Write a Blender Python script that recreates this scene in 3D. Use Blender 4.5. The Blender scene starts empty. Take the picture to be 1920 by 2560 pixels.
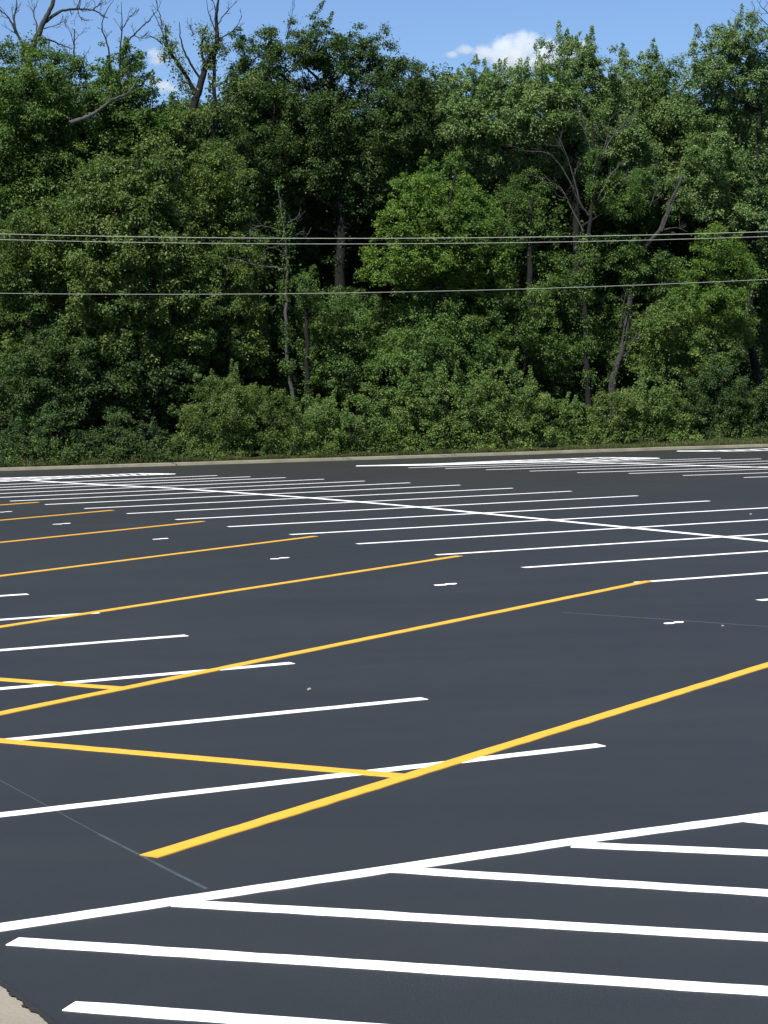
import bpy, math, random
import numpy as np
from mathutils import Matrix, Vector

random.seed(7)
RNG = np.random.default_rng(11)
SC = bpy.context.scene
COL = SC.collection

# ------------------------------------------------------------------ camera
FOC, PITCH, ROLL, HCAM = 5381.3, 0.061624, 0.021030, 2.7927
cp, sp, cr, sr = math.cos(PITCH), math.sin(PITCH), math.cos(ROLL), math.sin(ROLL)
UPV = Vector((0, sp, cp)); FWD = Vector((0, cp, -sp)); XV = Vector((1, 0, 0))
RT = XV * cr - UPV * sr
UC = XV * sr + UPV * cr
cam_d = bpy.data.cameras.new('camera'); cam = bpy.data.objects.new('camera', cam_d); COL.objects.link(cam)
cam_d.sensor_fit = 'HORIZONTAL'; cam_d.sensor_width = 36.0; cam_d.lens = FOC / 1920 * 36.0
cam_d.clip_start = 0.1; cam_d.clip_end = 20000
m = Matrix((RT, UC, -FWD)).transposed().to_4x4(); m.translation = Vector((0, 0, HCAM))
cam.matrix_world = m
SC.camera = cam


def ray(x, y):
    u = (x - 960) / FOC; v = -(y - 1280) / FOC
    return FWD + RT * u + UC * v


def at(x, y, Y):
    """photo pixel (1920 wide) at world depth Y -> point"""
    d = ray(x, y); t = Y / d.y
    return Vector((d.x * t, Y, HCAM + d.z * t))


def gnd(x, y):
    d = ray(x, y); t = -HCAM / d.z
    return Vector((d.x * t, d.y * t, 0))


KD = 1920 / 1659.0


def kerb_y(X):
    xs = [-60, -12.82, -4.37, 4.6, 10.45, 16, 24, 60]
    ys = [59.5, 72.0, 74.07, 76.7, 78.6, 80.0, 81.6, 88.0]
    return float(np.interp(X, xs, ys))


def depth_for(dx, d):
    """world depth d metres behind the kerb for a picture column given on the 1659 wide view"""
    Y = 78.0
    for _ in range(6):
        Y = kerb_y((dx * KD - 960) / FOC * Y) + d
    return Y


def pt(dx, dy, d):
    return at(dx * KD, dy * KD, depth_for(dx, d))


G8 = 0.5786618
def c1(X, Y): return (X * G8 / KD, Y * G8 / KD)
def c2(X, Y): return ((960 + X * G8) / KD, Y * G8 / KD)
def c3(X, Y): return (X * G8 / KD, (560 + Y * G8) / KD)
def c4(X, Y): return ((960 + X * G8) / KD, (560 + Y * G8) / KD)


# ------------------------------------------------------------------ node helpers
def mat(name):
    M = bpy.data.materials.new(name); M.use_nodes = True
    nt = M.node_tree; nt.nodes.clear()
    out = nt.nodes.new('ShaderNodeOutputMaterial')
    return M, nt, out


def N(nt, typ, **kw):
    n = nt.nodes.new(typ)
    for k, v in kw.items():
        if k in n.inputs: n.inputs[k].default_value = v
        else: setattr(n, k, v)
    return n


def ramp(nt, fac, stops):
    r = nt.nodes.new('ShaderNodeValToRGB')
    e = r.color_ramp.elements
    while len(e) < len(stops): e.new(0.5)
    for el, (p, c) in zip(e, stops):
        el.position = p; el.color = (*c, 1) if len(c) == 3 else c
    nt.links.new(fac, r.inputs[0])
    return r


def noise(nt, scale, detail=4, rough=0.55, vec=None, coord='Object'):
    tc = nt.nodes.new('ShaderNodeTexCoord')
    n = nt.nodes.new('ShaderNodeTexNoise')
    n.inputs['Scale'].default_value = scale; n.inputs['Detail'].default_value = detail
    n.inputs['Roughness'].default_value = rough
    nt.links.new(vec if vec is not None else tc.outputs[coord], n.inputs['Vector'])
    return n


def mixc(nt, fac, a, b, typ='MIX'):
    n = nt.nodes.new('ShaderNodeMix'); n.data_type = 'RGBA'; n.blend_type = typ
    for sock, v in ((n.inputs[0], fac), (n.inputs[6], a), (n.inputs[7], b)):
        if isinstance(v, (int, float)): sock.default_value = v
        elif isinstance(v, tuple): sock.default_value = (*v, 1)
        else: nt.links.new(v, sock)
    return n.outputs[2]


def bsdf(nt, out, color, rough=0.7, spec=0.4, bump=None, bstr=0.2, bdist=0.01):
    b = nt.nodes.new('ShaderNodeBsdfPrincipled')
    if isinstance(color, tuple): b.inputs['Base Color'].default_value = (*color, 1)
    else: nt.links.new(color, b.inputs['Base Color'])
    if isinstance(rough, (int, float)): b.inputs['Roughness'].default_value = rough
    else: nt.links.new(rough, b.inputs['Roughness'])
    b.inputs['Specular IOR Level'].default_value = spec
    if bump is not None:
        bn = nt.nodes.new('ShaderNodeBump'); bn.inputs['Strength'].default_value = bstr
        bn.inputs['Distance'].default_value = bdist
        nt.links.new(bump, bn.inputs['Height']); nt.links.new(bn.outputs[0], b.inputs['Normal'])
    if out is not None: nt.links.new(b.outputs[0], out.inputs['Surface'])
    return b


# ------------------------------------------------------------------ materials
def m_asphalt():
    M, nt, out = mat('sealed_asphalt')
    big = noise(nt, 0.16, 5, 0.6)
    # sealcoat is squeegeed in long passes: stretch a second noise along the rows
    tc = nt.nodes.new('ShaderNodeTexCoord')
    mp = nt.nodes.new('ShaderNodeMapping'); mp.inputs['Rotation'].default_value = (0, 0, 0.479)
    mp.inputs['Scale'].default_value = (0.12, 1.1, 1)
    nt.links.new(tc.outputs['Object'], mp.inputs[0])
    swath = noise(nt, 1.0, 4, 0.6, vec=mp.outputs[0])
    fine = noise(nt, 90, 3, 0.7)
    mid = noise(nt, 1.6, 7, 0.7)
    a = ramp(nt, big.outputs[0], [(0.3, (0.0163, 0.0177, 0.0172)), (0.7, (0.0209, 0.0224, 0.0215))]).outputs[0]
    b = ramp(nt, swath.outputs[0], [(0.3, (0.955, 0.955, 0.96)), (0.7, (1.04, 1.04, 1.035))]).outputs[0]
    c = mixc(nt, 1.0, a, b, 'MULTIPLY')
    d = ramp(nt, mid.outputs[0], [(0.3, (0.93, 0.93, 0.94)), (0.7, (1.06, 1.06, 1.05))]).outputs[0]
    c = mixc(nt, 1.0, c, d, 'MULTIPLY')
    e = ramp(nt, fine.outputs[0], [(0.3, (0.62, 0.62, 0.62)), (0.74, (1.45, 1.45, 1.43))]).outputs[0]
    c = mixc(nt, 1.0, c, e, 'MULTIPLY')
    rr = ramp(nt, swath.outputs[0], [(0.3, (0.50,) * 3), (0.7, (0.57,) * 3)]).outputs[0]
    bsdf(nt, out, c, rr, 0.4, fine.outputs[0], 0.35, 0.004)
    return M


def m_paint(name, c0, c1_, rough=0.6):
    M, nt, out = mat(name)
    n = noise(nt, 9, 6, 0.7)
    w = noise(nt, 60, 3, 0.7)
    c = ramp(nt, n.outputs[0], [(0.32, c0), (0.62, c1_)]).outputs[0]
    e = ramp(nt, w.outputs[0], [(0.25, (0.86,) * 3), (0.5, (1.0,) * 3)]).outputs[0]
    c = mixc(nt, 1.0, c, e, 'MULTIPLY')
    bsdf(nt, out, c, rough, 0.4, w.outputs[0], 0.25, 0.003)
    return M


def m_concrete(name, dark, light, speck=True):
    M, nt, out = mat(name)
    n = noise(nt, 1.3, 6, 0.65); f = noise(nt, 60, 3, 0.7)
    c = ramp(nt, n.outputs[0], [(0.3, dark), (0.7, light)]).outputs[0]
    e = ramp(nt, f.outputs[0], [(0.3, (0.82,) * 3), (0.65, (1.08,) * 3)]).outputs[0]
    c = mixc(nt, 1.0, c, e, 'MULTIPLY')
    bsdf(nt, out, c, 0.85, 0.3, f.outputs[0], 0.3, 0.004)
    return M


def m_soil(name, dark, light, sc=0.8):
    M, nt, out = mat(name)
    n = noise(nt, sc, 6, 0.7)
    c = ramp(nt, n.outputs[0], [(0.3, dark), (0.7, light)]).outputs[0]
    bsdf(nt, out, c, 0.95, 0.1, n.outputs[0], 0.4, 0.05)
    return M


def m_bark(name, dark, light):
    M, nt, out = mat(name)
    tc = nt.nodes.new('ShaderNodeTexCoord')
    mp = nt.nodes.new('ShaderNodeMapping'); mp.inputs['Scale'].default_value = (9, 9, 1.6)
    nt.links.new(tc.outputs['Object'], mp.inputs[0])
    n = noise(nt, 1.5, 6, 0.7, vec=mp.outputs[0])
    c = ramp(nt, n.outputs[0], [(0.3, dark), (0.7, light)]).outputs[0]
    bsdf(nt, out, c, 0.9, 0.2, n.outputs[0], 0.6, 0.03)
    return M


def m_leaf(name, dark, mid, light, trans=0.40, rough=0.55, spec=0.28):
    """colour differs from leaf spray to leaf spray (attribute var) as real foliage does"""
    M, nt, out = mat(name)
    at_ = nt.nodes.new('ShaderNodeAttribute'); at_.attribute_name = 'var'
    c = ramp(nt, at_.outputs['Fac'], [(0.0, dark), (0.5, mid), (1.0, light)]).outputs[0]
    n = noise(nt, 0.5, 3, 0.5)
    e = ramp(nt, n.outputs[0], [(0.35, (0.84, 0.88, 0.9)), (0.65, (1.16, 1.10, 0.98))]).outputs[0]
    c = mixc(nt, 1.0, c, e, 'MULTIPLY')
    b = bsdf(nt, None, c, rough, spec)
    t = nt.nodes.new('ShaderNodeBsdfTranslucent')
    tcn = mixc(nt, 1.0, c, (1.05, 1.25, 0.5), 'MULTIPLY')
    nt.links.new(tcn, t.inputs['Color'])
    mx = nt.nodes.new('ShaderNodeMixShader'); mx.inputs[0].default_value = trans
    nt.links.new(b.outputs[0], mx.inputs[1]); nt.links.new(t.outputs[0], mx.inputs[2])
    nt.links.new(mx.outputs[0], out.inputs['Surface'])
    return M


MA = {
    'asphalt': m_asphalt(),
    'white': m_paint('white_paint', (0.76, 0.76, 0.76), (0.84, 0.84, 0.83)),
    'yellow': m_paint('yellow_paint', (0.61, 0.318, 0.026), (0.67, 0.358, 0.032)),
    'chalk': m_paint('chalk_dust', (0.050, 0.072, 0.084), (0.030, 0.040, 0.047), 0.9),
    'kerb': m_concrete('pale_concrete', (0.13, 0.125, 0.085), (0.21, 0.20, 0.145)),
    'walk': m_concrete('beige_concrete', (0.20, 0.182, 0.142), (0.265, 0.242, 0.192)),
    'sealer': m_paint('black_sealer', (0.008, 0.008, 0.008), (0.016, 0.016, 0.017), 0.8),
    'soil': m_soil('woodland_soil', (0.020, 0.020, 0.010), (0.055, 0.052, 0.024)),
    'field': m_soil('field_grass', (0.035, 0.055, 0.016), (0.070, 0.090, 0.028), 0.3),
    'bark': m_bark('dark_bark', (0.006, 0.0062, 0.0058), (0.018, 0.0178, 0.0155)),
    'grey_bark': m_bark('grey_bark', (0.030, 0.030, 0.028), (0.085, 0.083, 0.076)),
    'pale_bark': m_bark('weathered_wood', (0.07, 0.065, 0.055), (0.20, 0.185, 0.16)),
    'dead_bark': m_bark('dead_bark', (0.016, 0.0155, 0.015), (0.052, 0.050, 0.047)),
    'leaf_dark': m_leaf('dark_leaf', (0.039, 0.072, 0.022), (0.059, 0.104, 0.031), (0.093, 0.151, 0.049)),
    'leaf_mid': m_leaf('mid_leaf', (0.050, 0.097, 0.025), (0.080, 0.142, 0.036), (0.128, 0.204, 0.058)),
    'leaf_bright': m_leaf('bright_leaf', (0.073, 0.137, 0.027), (0.109, 0.186, 0.038), (0.165, 0.249, 0.058), 0.44),
    'leaf_silver': m_leaf('silver_leaf', (0.080, 0.137, 0.049), (0.130, 0.204, 0.073), (0.206, 0.284, 0.118), 0.36, 0.5),
    'leaf_gloss': m_leaf('glossy_leaf', (0.055, 0.097, 0.023), (0.092, 0.146, 0.035), (0.176, 0.227, 0.084), 0.36, 0.55, 0.3),
    'leaf_olive': m_leaf('olive_leaf', (0.059, 0.104, 0.025), (0.091, 0.146, 0.036), (0.146, 0.204, 0.056), 0.40),
    'leaf_bush': m_leaf('bush_leaf', (0.068, 0.122, 0.029), (0.106, 0.174, 0.043), (0.172, 0.242, 0.074), 0.38),
    'grass': m_leaf('verge_grass', (0.045, 0.066, 0.020), (0.075, 0.098, 0.030), (0.12, 0.13, 0.05), 0.3, 0.6, 0.3),
    'cable': m_paint('pale_cable', (0.22, 0.235, 0.20), (0.31, 0.325, 0.28), 0.5),
    'stone': m_concrete('pebble_stone', (0.16, 0.155, 0.14), (0.28, 0.27, 0.245)),
}


# ------------------------------------------------------------------ object helpers
def link(name, me, material=None, parent=None):
    o = bpy.data.objects.new(name, me); COL.objects.link(o)
    if material is not None: me.materials.append(material)
    if parent is not None: o.parent = parent
    return o


def tag(o, label=None, cat=None, group=None, kind=None):
    if label: o['label'] = label
    if cat: o['category'] = cat
    if group: o['group'] = group
    if kind: o['kind'] = kind
    return o


def empty(name, loc):
    o = bpy.data.objects.new(name, None); COL.objects.link(o); o.location = loc
    o.empty_display_size = 0.3
    return o


def mesh_np(name, V, F, smooth=False):
    """V (n,3) array, F (k,3|4) int array"""
    me = bpy.data.meshes.new(name)
    V = np.asarray(V, np.float32); F = np.asarray(F, np.int32)
    k, w = F.shape
    me.vertices.add(len(V)); me.vertices.foreach_set('co', V.ravel())
    me.loops.add(k * w); me.loops.foreach_set('vertex_index', F.ravel())
    me.polygons.add(k)
    me.polygons.foreach_set('loop_start', np.arange(0, k * w, w, dtype=np.int32))
    try: me.polygons.foreach_set('loop_total', np.full(k, w, np.int32))
    except Exception: pass
    me.polygons.foreach_set('use_smooth', np.full(k, smooth, bool))
    me.update(calc_edges=True)
    me.validate()
    return me


class Tubes:
    def __init__(s): s.V = []; s.F = []; s.n = 0

    def add(s, pts, r0, r1, sides=7, wob=0.0, power=1.0):
        P = np.array([tuple(p) for p in pts], float)
        n = len(P)
        T = np.gradient(P, axis=0); T /= np.linalg.norm(T, axis=1)[:, None] + 1e-9
        ref = np.array([1.0, 0.13, 0.07]) if abs(T[0][0]) < 0.9 else np.array([0.1, 1.0, 0.2])
        a = np.linspace(0, 2 * np.pi, sides, endpoint=False)
        rings = []
        for i in range(n):
            u = np.cross(T[i], ref); u /= np.linalg.norm(u); v = np.cross(T[i], u)
            r = r0 + (r1 - r0) * (i / max(1, n - 1)) ** power
            rr = r * (1 + wob * RNG.uniform(-1, 1, sides))
            rings.append(P[i] + rr[:, None] * (np.cos(a)[:, None] * u + np.sin(a)[:, None] * v))
        s.V.append(np.concatenate(rings))
        for i in range(n - 1):
            b = s.n + i * sides
            for j in range(sides):
                k = (j + 1) % sides
                s.F.append((b + j, b + k, b + sides + k, b + sides + j))
        s.n += n * sides
        # caps as a tip vertex fan is skipped on thin tips; close ends with quads of repeated verts avoided

    def build(s, name, material, parent=None, origin=(0, 0, 0)):
        V = np.concatenate(s.V) - np.array(origin)
        return link(name, mesh_np(name, V, np.array(s.F), True), material, parent)


def smooth_path(pts, seg=4, jit=0.0):
    """Catmull-Rom through pts with small jitter"""
    P = [np.array(tuple(p), float) for p in pts]
    if len(P) == 2 and seg < 2: return P
    Q = [2 * P[0] - P[1]] + P + [2 * P[-1] - P[-2]]
    out = []
    for i in range(1, len(Q) - 2):
        for k in range(seg):
            t = k / seg
            a, b, c, d = Q[i - 1], Q[i], Q[i + 1], Q[i + 2]
            p = 0.5 * ((2 * b) + (-a + c) * t + (2 * a - 5 * b + 4 * c - d) * t * t + (-a + 3 * b - 3 * c + d) * t ** 3)
            out.append(p + (RNG.normal(0, jit, 3) if (jit and (k or i > 1)) else 0))
    out.append(P[-1])
    return out


def unit(v): return v / (np.linalg.norm(v, axis=-1, keepdims=True) + 1e-9)


def leaves_mesh(name, C, Nrm, D, L, W, var):
    """folded rhombic leaves: C base point, Nrm normal, D direction, L length, W width, var colour value"""
    n = len(C)
    D = unit(D - Nrm * np.sum(D * Nrm, 1)[:, None]); B = np.cross(Nrm, D)
    L = L[:, None]; W = W[:, None]
    base = C; tip = C + D * L - Nrm * L * 0.12
    mid = C + D * L * 0.45
    lft = mid + B * W * 0.5 + Nrm * W * 0.16
    rgt = mid - B * W * 0.5 + Nrm * W * 0.16
    V = np.empty((n, 4, 3), np.float32)
    V[:, 0] = base; V[:, 1] = rgt; V[:, 2] = tip; V[:, 3] = lft
    i = np.arange(n)[:, None] * 4
    F = np.concatenate([i + [[0, 1, 2]], i + [[0, 2, 3]]], 0)
    me = mesh_np(name, V.reshape(-1, 3), F, False)
    a = me.attributes.new('var', 'FLOAT', 'POINT')
    a.data.foreach_set('value', np.repeat(np.clip(var, 0, 1), 4).astype(np.float32))
    return me


class Leaves:
    def __init__(s): s.parts = []

    def clump(s, c, R, n, size, up=0.7, flat=0.62, out=None, base=0.5, spread=0.22):
        """a spray of leaves: denser on its upper outer shell"""
        d = unit(RNG.normal(0, 1, (n, 3)))
        bias = np.array([0, 0, 0.28])
        if out is not None: bias = bias + 0.35 * np.array(out)
        d = unit(d + bias)
        r = R * np.abs(RNG.normal(0.62, 0.34, n))
        p = d * r[:, None] * RNG.uniform(.7, 1.3, 3); p[:, 2] *= flat
        size = size * 0.63; C = np.array(c) + p
        nrm = unit(d * 0.55 + np.array([0, 0, up]) + RNG.normal(0, 0.55, (n, 3)))
        D = unit(d + RNG.normal(0, 0.7, (n, 3)) + np.array([0, 0, -0.25]))
        L = size * RNG.uniform(0.5, 1.4, n); W = L * RNG.uniform(0.45, 0.8, n)
        cv = np.clip(RNG.normal(base, 0.16), 0.05, 0.95)
        var = cv + RNG.normal(0, spread, n)
        s.parts.append((C, nrm, D, L, W, var))

    def shoot(s, c, h, n, size, lean=0.25, r=0.12, base=0.55):
        """an upright leafy shoot"""
        t = RNG.uniform(0, 1, n)
        ax = unit(np.array([RNG.normal(0, lean), RNG.normal(0, lean), 1.0]))
        ang = RNG.uniform(0, 2 * np.pi, n)
        rad = r * (1.15 - t) * RNG.uniform(0.3, 1.1, n)
        side = np.stack([np.cos(ang), np.sin(ang), np.zeros(n)], 1)
        C = np.array(c) + ax * (t * h)[:, None] + side * rad[:, None]
        nrm = unit(side * 0.7 + np.array([0, 0, 0.5]) + RNG.normal(0, 0.4, (n, 3)))
        D = unit(side + np.array([0, 0, 0.7]) + RNG.normal(0, 0.4, (n, 3)))
        L = size * RNG.uniform(0.7, 1.2, n); W = L * RNG.uniform(0.45, 0.65, n)
        s.parts.append((C, nrm, D, L, W, base + RNG.normal(0, 0.22, n)))

    def sleeve(s, path, r, n, size, base=0.5):
        """vine leaves round a stem"""
        P = np.array([tuple(p) for p in path], float)
        seg = np.linalg.norm(np.diff(P, axis=0), axis=1); cum = np.r_[0, np.cumsum(seg)]
        k = max(2, int(cum[-1] / 0.35))
        for q in range(k):
            t = RNG.uniform(0, cum[-1])
            c = np.array([np.interp(t, cum, P[:, a]) for a in range(3)])
            s.clump(c + RNG.normal(0, r * 0.35, 3), r * RNG.uniform(0.6, 1.25), max(5, n // k), size, 0.4, 1.1, None, base)

    def build(s, name, material, parent=None, origin=(0, 0, 0)):
        cat = [np.concatenate([p[i] for p in s.parts]) for i in range(6)]
        cat[0] = cat[0] - np.array(origin)
        return link(name, leaves_mesh(name, *cat), material, parent)


def ellipsoid_clumps(LV, TB, c, rx, ry, rz, root, size, dens=1.0, base=0.5, shoots=0.0, up=0.7, cl=0.33, twig=True):
    """fill one lobe of a crown with leaf sprays, twigs running to some of them from root; the lobe's outline is ragged"""
    R = (rx * ry * rz) ** (1 / 3)
    ncl = max(8, int(88 * dens * (R / 1.4) ** 1.3))
    E = unit(RNG.normal(0, 1, (9, 3))); A = RNG.uniform(-0.45, 0.55, 9)
    for k in range(ncl):
        d = unit(RNG.normal(0, 1, 3)); d[2] = d[2] * 0.95 + 0.05
        bump = 1 + float(np.sum(A * np.clip(E @ d, 0, 1) ** 5))
        f = RNG.uniform(0.22, 1.0) ** 0.5 * min(1.45, max(.55, bump))
        p = np.array(c) + d * f * np.array([rx, ry, rz]) + RNG.normal(0, 0.12 * R, 3)
        if p[2] < 0.25: continue
        cR = R * cl * RNG.uniform(0.4, 1.0)
        n = int(95 * (cR / 0.45) ** 2 * (0.16 / size) ** 2 * 2.95)
        LV.clump(p, cR, max(14, n), size, up, 0.8, d, base)
        if twig and TB is not None and RNG.random() < 0.12:
            mid = (np.array(root) + p) / 2 + RNG.normal(0, 0.12, 3) - np.array([0, 0, 0.1])
            TB.add(smooth_path([root, mid, p], 3), 0.022, 0.006, 4)
        if shoots and d[2] > 0.1 and f > 0.55 and RNG.random() < shoots * .6:
            h = RNG.uniform(0.25, 1.1) * min(1.2, R) / 1.1
            LV.shoot(p, h, int(75 * h / 0.6 * (0.16 / size) ** 2), size * 0.72, 0.30, 0.15, base + 0.05)


def make_tree(name, label, cat, lobes, d, leaf, size=0.16, trunk=None, trunk_r=0.16, dens=1.0, base=0.5, shoots=0.0,
              bark='bark', group='trees of the woodland edge', extra=None, bx=None, up=0.7, cl=0.33, limbs=True):
    """lobes: (dx, dy, rx, ry[, extra depth]) on the 1659 wide view, d metres behind the kerb"""
    L3 = []
    for lb in lobes:
        dx, dy, rx, ry = lb[:4]; dd = d + (lb[4] if len(lb) > 4 else RNG.uniform(-0.7, 0.7))
        p = pt(dx, dy, dd); s = KD * p.y / FOC
        L3.append((np.array(p), 1.12 * rx * s, 1.12 * ry * s))
    cx = sum(l[0][0] for l in L3) / len(L3) if bx is None else pt(bx, 900, d).x
    cy = sum(l[0][1] for l in L3) / len(L3)
    org = Vector((cx, cy, 0.25))
    root = empty(name, org)
    tag(root, label, cat, group)
    T = Tubes(); LV = Leaves()
    ztop = max(l[0][2] for l in L3)
    if trunk is not None:
        path = [pt(*q, d) if len(q) == 2 else pt(*q) for q in trunk]
        path = [Vector((path[0].x, path[0].y, 0.1))] + path if path[0].z > 0.5 else path
    else:
        path = [Vector((cx, cy, 0.1)), Vector((cx + RNG.normal(0, .15), cy, ztop * .35)), Vector((cx + RNG.normal(0, .3), cy + .1, ztop * .65)), Vector((cx + RNG.normal(0, .4), cy, ztop))]
    sm = smooth_path(path, 5, 0.02)
    T.add(sm, trunk_r, trunk_r * 0.3, 9, 0.08)
    S = np.array(sm)
    if trunk_r > .1:
        LV.sleeve(sm[:max(3, int(len(sm) * .6))], trunk_r + .12, 1500, size * .9, base - .1)
    for (c, rx, rz) in L3:
        ry = 0.5 * (rx + rz) * 0.95
        # limb from the trunk below the lobe
        k = np.argmin(np.abs(S[:, 2] - (c[2] - 1.1 * rz - 0.25 * abs(c[0] - cx))))
        a = S[k]
        if limbs:
            c = c + np.array([0, 0.35 * ry, 0]); mid = a * 0.45 + c * 0.55 + np.array([0, 0.3 * ry, -0.25 * rz])
            T.add(smooth_path([a, mid, c], 4, 0.03), trunk_r * 0.30, 0.018, 6)
        ellipsoid_clumps(LV, T if limbs else None, c, rx, ry, rz, c - np.array([0, 0, 0.2 * rz]), size, dens, base, shoots, up, cl)
    for k in range(int(5 * dens * len(L3))):
        (ca, xa, za), (cb, xb, zb) = L3[RNG.integers(len(L3))], L3[RNG.integers(len(L3))]
        f = RNG.random()
        if np.linalg.norm(ca - cb) > 4.5: continue
        p = ca * f + cb * (1 - f) + RNG.normal(0, 1, 3) * np.array([.45 * xa, .5 * xa, .45 * za])
        if p[2] > .3: LV.clump(p, RNG.uniform(.2, .42), 110, size, up, .8, None, base)
    if extra: extra(T, LV, d)
    T.build('trunk', MA[bark], root, org)
    LV.build('crown', MA[leaf], root, org)
    return root


def make_bush(label, lobes, d, leaf, size=0.115, dens=1.25, base=0.5, name='bush', cat='bush', group='bushes along the kerb', shoots=0.15, cl=0.30):
    L3 = []
    for lb in lobes:
        dx, dy, rx, ry = lb[:4]; dd = d + (lb[4] if len(lb) > 4 else 0)
        p = pt(dx, dy, dd); s = KD * p.y / FOC
        L3.append((np.array(p), rx * s, ry * s))
    cx = sum(l[0][0] for l in L3) / len(L3); cy = sum(l[0][1] for l in L3) / len(L3)
    org = Vector((cx, cy, 0.15)); root = empty(name, org); tag(root, label, cat, group)
    T = Tubes(); LV = Leaves()
    for (c, rx, rz) in L3:
        for k in range(7):
            e = c + RNG.normal(0, 0.42, 3) * np.array([rx, rx, rz])
            b = np.array([c[0] + RNG.normal(0, .25 * rx), c[1] + RNG.normal(0, .2), 0.05])
            T.add(smooth_path([b, (b + e) / 2 + RNG.normal(0, .08, 3), e], 3), 0.022, 0.006, 5)
        ellipsoid_clumps(LV, None, c, rx, min(rx, 1.1), rz, c, size, dens, base, shoots, 0.75, cl)
        # skirt: low sprays that reach the ground
        for k in range(int(16 * rx)):
            q = c + np.array([RNG.uniform(-.95, .95) * rx, RNG.uniform(-0.95, 0.3), 0])
            q[2] = RNG.uniform(0.22, max(0.3, c[2] * 0.75))
            LV.clump(q, RNG.uniform(.18, .38), 100, size, 0.6, 0.8, None, base - 0.08)
    T.build('stem', MA['bark'], root, org)
    LV.build('foliage', MA[leaf], root, org)
    return root


# ------------------------------------------------------------------ parking lot
O2 = np.array([-2.99125, 41.36827]); TH = -0.47902
SV = np.array([math.sin(TH), math.cos(TH)]); TV = np.array([math.cos(TH), -math.sin(TH)])


def gr(i, t):
    q = O2 + SV * 2.74 * i + TV * t
    return (float(q[0]), float(q[1]))


def poly_sheet(name, pts, z, material, parent=None):
    import bmesh
    bm = bmesh.new()
    vs = [bm.verts.new((p[0], p[1], z)) for p in pts]
    bm.faces.new(vs); bmesh.ops.triangulate(bm, faces=bm.faces[:])
    bmesh.ops.recalc_face_normals(bm, faces=bm.faces[:])
    for f in bm.faces:
        if f.normal.z < 0: f.normal_flip()
    me = bpy.data.meshes.new(name); bm.to_mesh(me); bm.free()
    return link(name, me, material, parent)


# terrain far beyond the lot
terrain = poly_sheet('terrain', [(-3000, -1500), (3000, -1500), (3000, 4000), (-3000, 4000)], -0.06, MA['field'])
tag(terrain, 'flat green land round the parking lot', 'ground', kind='structure')

KX = np.linspace(-58, 58, 117)
kl = [(x, kerb_y(x)) for x in KX]
# the lot ends at the pale walkway along t = -13.5 on the near left side
w0, w1 = gr(-18, -13.49), gr(3.5, -13.49)
lot_pts = [gr(-18, -13.49), (70, -6), (70, 92)] + [(x, y) for x, y in reversed(kl)] + [(-58, 52), (-36, 48), gr(3.5, -13.49)]
lot = poly_sheet('parking_lot', lot_pts, 0.0, MA['asphalt'])
tag(lot, 'dark freshly sealed asphalt parking lot with white and yellow lines', 'parking lot', kind='structure')


def strip(name, pts, w, z, material, label=None, parent=lot, jit=0.003, taper=None, step=0.16):
    """painted stripe with slightly uneven edges; pts are ground (x, y)"""
    P = [np.array(p[:2], float) for p in pts]
    Q = []
    for a, b in zip(P[:-1], P[1:]):
        n = max(1, int(np.linalg.norm(b - a) / step))
        Q += [a + (b - a) * k / n for k in range(n)]
    Q.append(P[-1]); Q = np.array(Q)
    T = np.gradient(Q, axis=0); T /= np.linalg.norm(T, axis=1)[:, None]
    S = np.stack([-T[:, 1], T[:, 0]], 1)
    n = len(Q)
    wa = w / 2 + RNG.normal(0, jit, n); wb = w / 2 + RNG.normal(0, jit, n)
    V = np.zeros((4 * n, 3)); V[:n, :2] = Q + S * wa[:, None]; V[n:2 * n, :2] = Q - S * wb[:, None]; V[:2 * n, 2] = z
    V[2 * n:3 * n, :2] = Q + S * (wa[:, None] + 0.003); V[3 * n:, :2] = Q - S * (wb[:, None] + 0.003); V[2 * n:, 2] = -0.002
    i = np.arange(n - 1)[:, None]
    F = np.concatenate([np.concatenate([i + n, i + n + 1, i + 1, i], 1), np.concatenate([i, i + 1, i + 2 * n + 1, i + 2 * n], 1),
                        np.concatenate([i + 3 * n, i + 3 * n + 1, i + n + 1, i + n], 1)])
    ends_ = [(0, n, 3 * n, 2 * n), (n - 1, 3 * n - 1, 4 * n - 1, 2 * n - 1)]
    F = np.concatenate([F, np.array(ends_)])
    o = link(name, mesh_np(name, V, F), material, parent)
    if label: o['label'] = label
    return o


WL = 0.136; YL = 0.132
W_, Y_ = MA['white'], MA['yellow']
g2 = lambda x, y: tuple(gnd(x, y)[:2])
# middle double row: stall lines across the long centre line
Ls = [(-9.3, -0.5), (-8.27, -0.45), (-7.23, -0.4), (-6.19, -0.3), (-5.15, -0.18), (-4.08, -0.16), (-3.04, -0.04), (-1.97, 0.04), (-0.93, 0.11), (0.10, 0.10), (1.13, 0.15),
      (2.13, 0.12), (3.07, 0.07), (3.92, -0.08), (4.72, -0.24), (5.42, -0.62), (6.13, -0.95), (6.82, -1.3), (7.36, -1.75), (7.95, -2.15)]
Rs = {9: (0.05, 11.41), 10: (1.10, 11.49), 11: (2.14, 11.51), 12: (3.0, 11.28), 13: (3.89, 11.14), 14: (4.69, 10.84), 15: (5.40, 10.46),
      16: (6.12, 10.17), 17: (6.81, 9.85), 18: (7.34, 9.38), 19: (7.95, 9.03)}
for k, (i, t) in enumerate(Ls):
    r = Rs.get(k, (i - 0.05, 11.35))
    strip('parking_line', [gr(i, t), gr(*r)], WL if k < 11 else 0.125, 0.0025, W_, 'white stall line')
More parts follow.
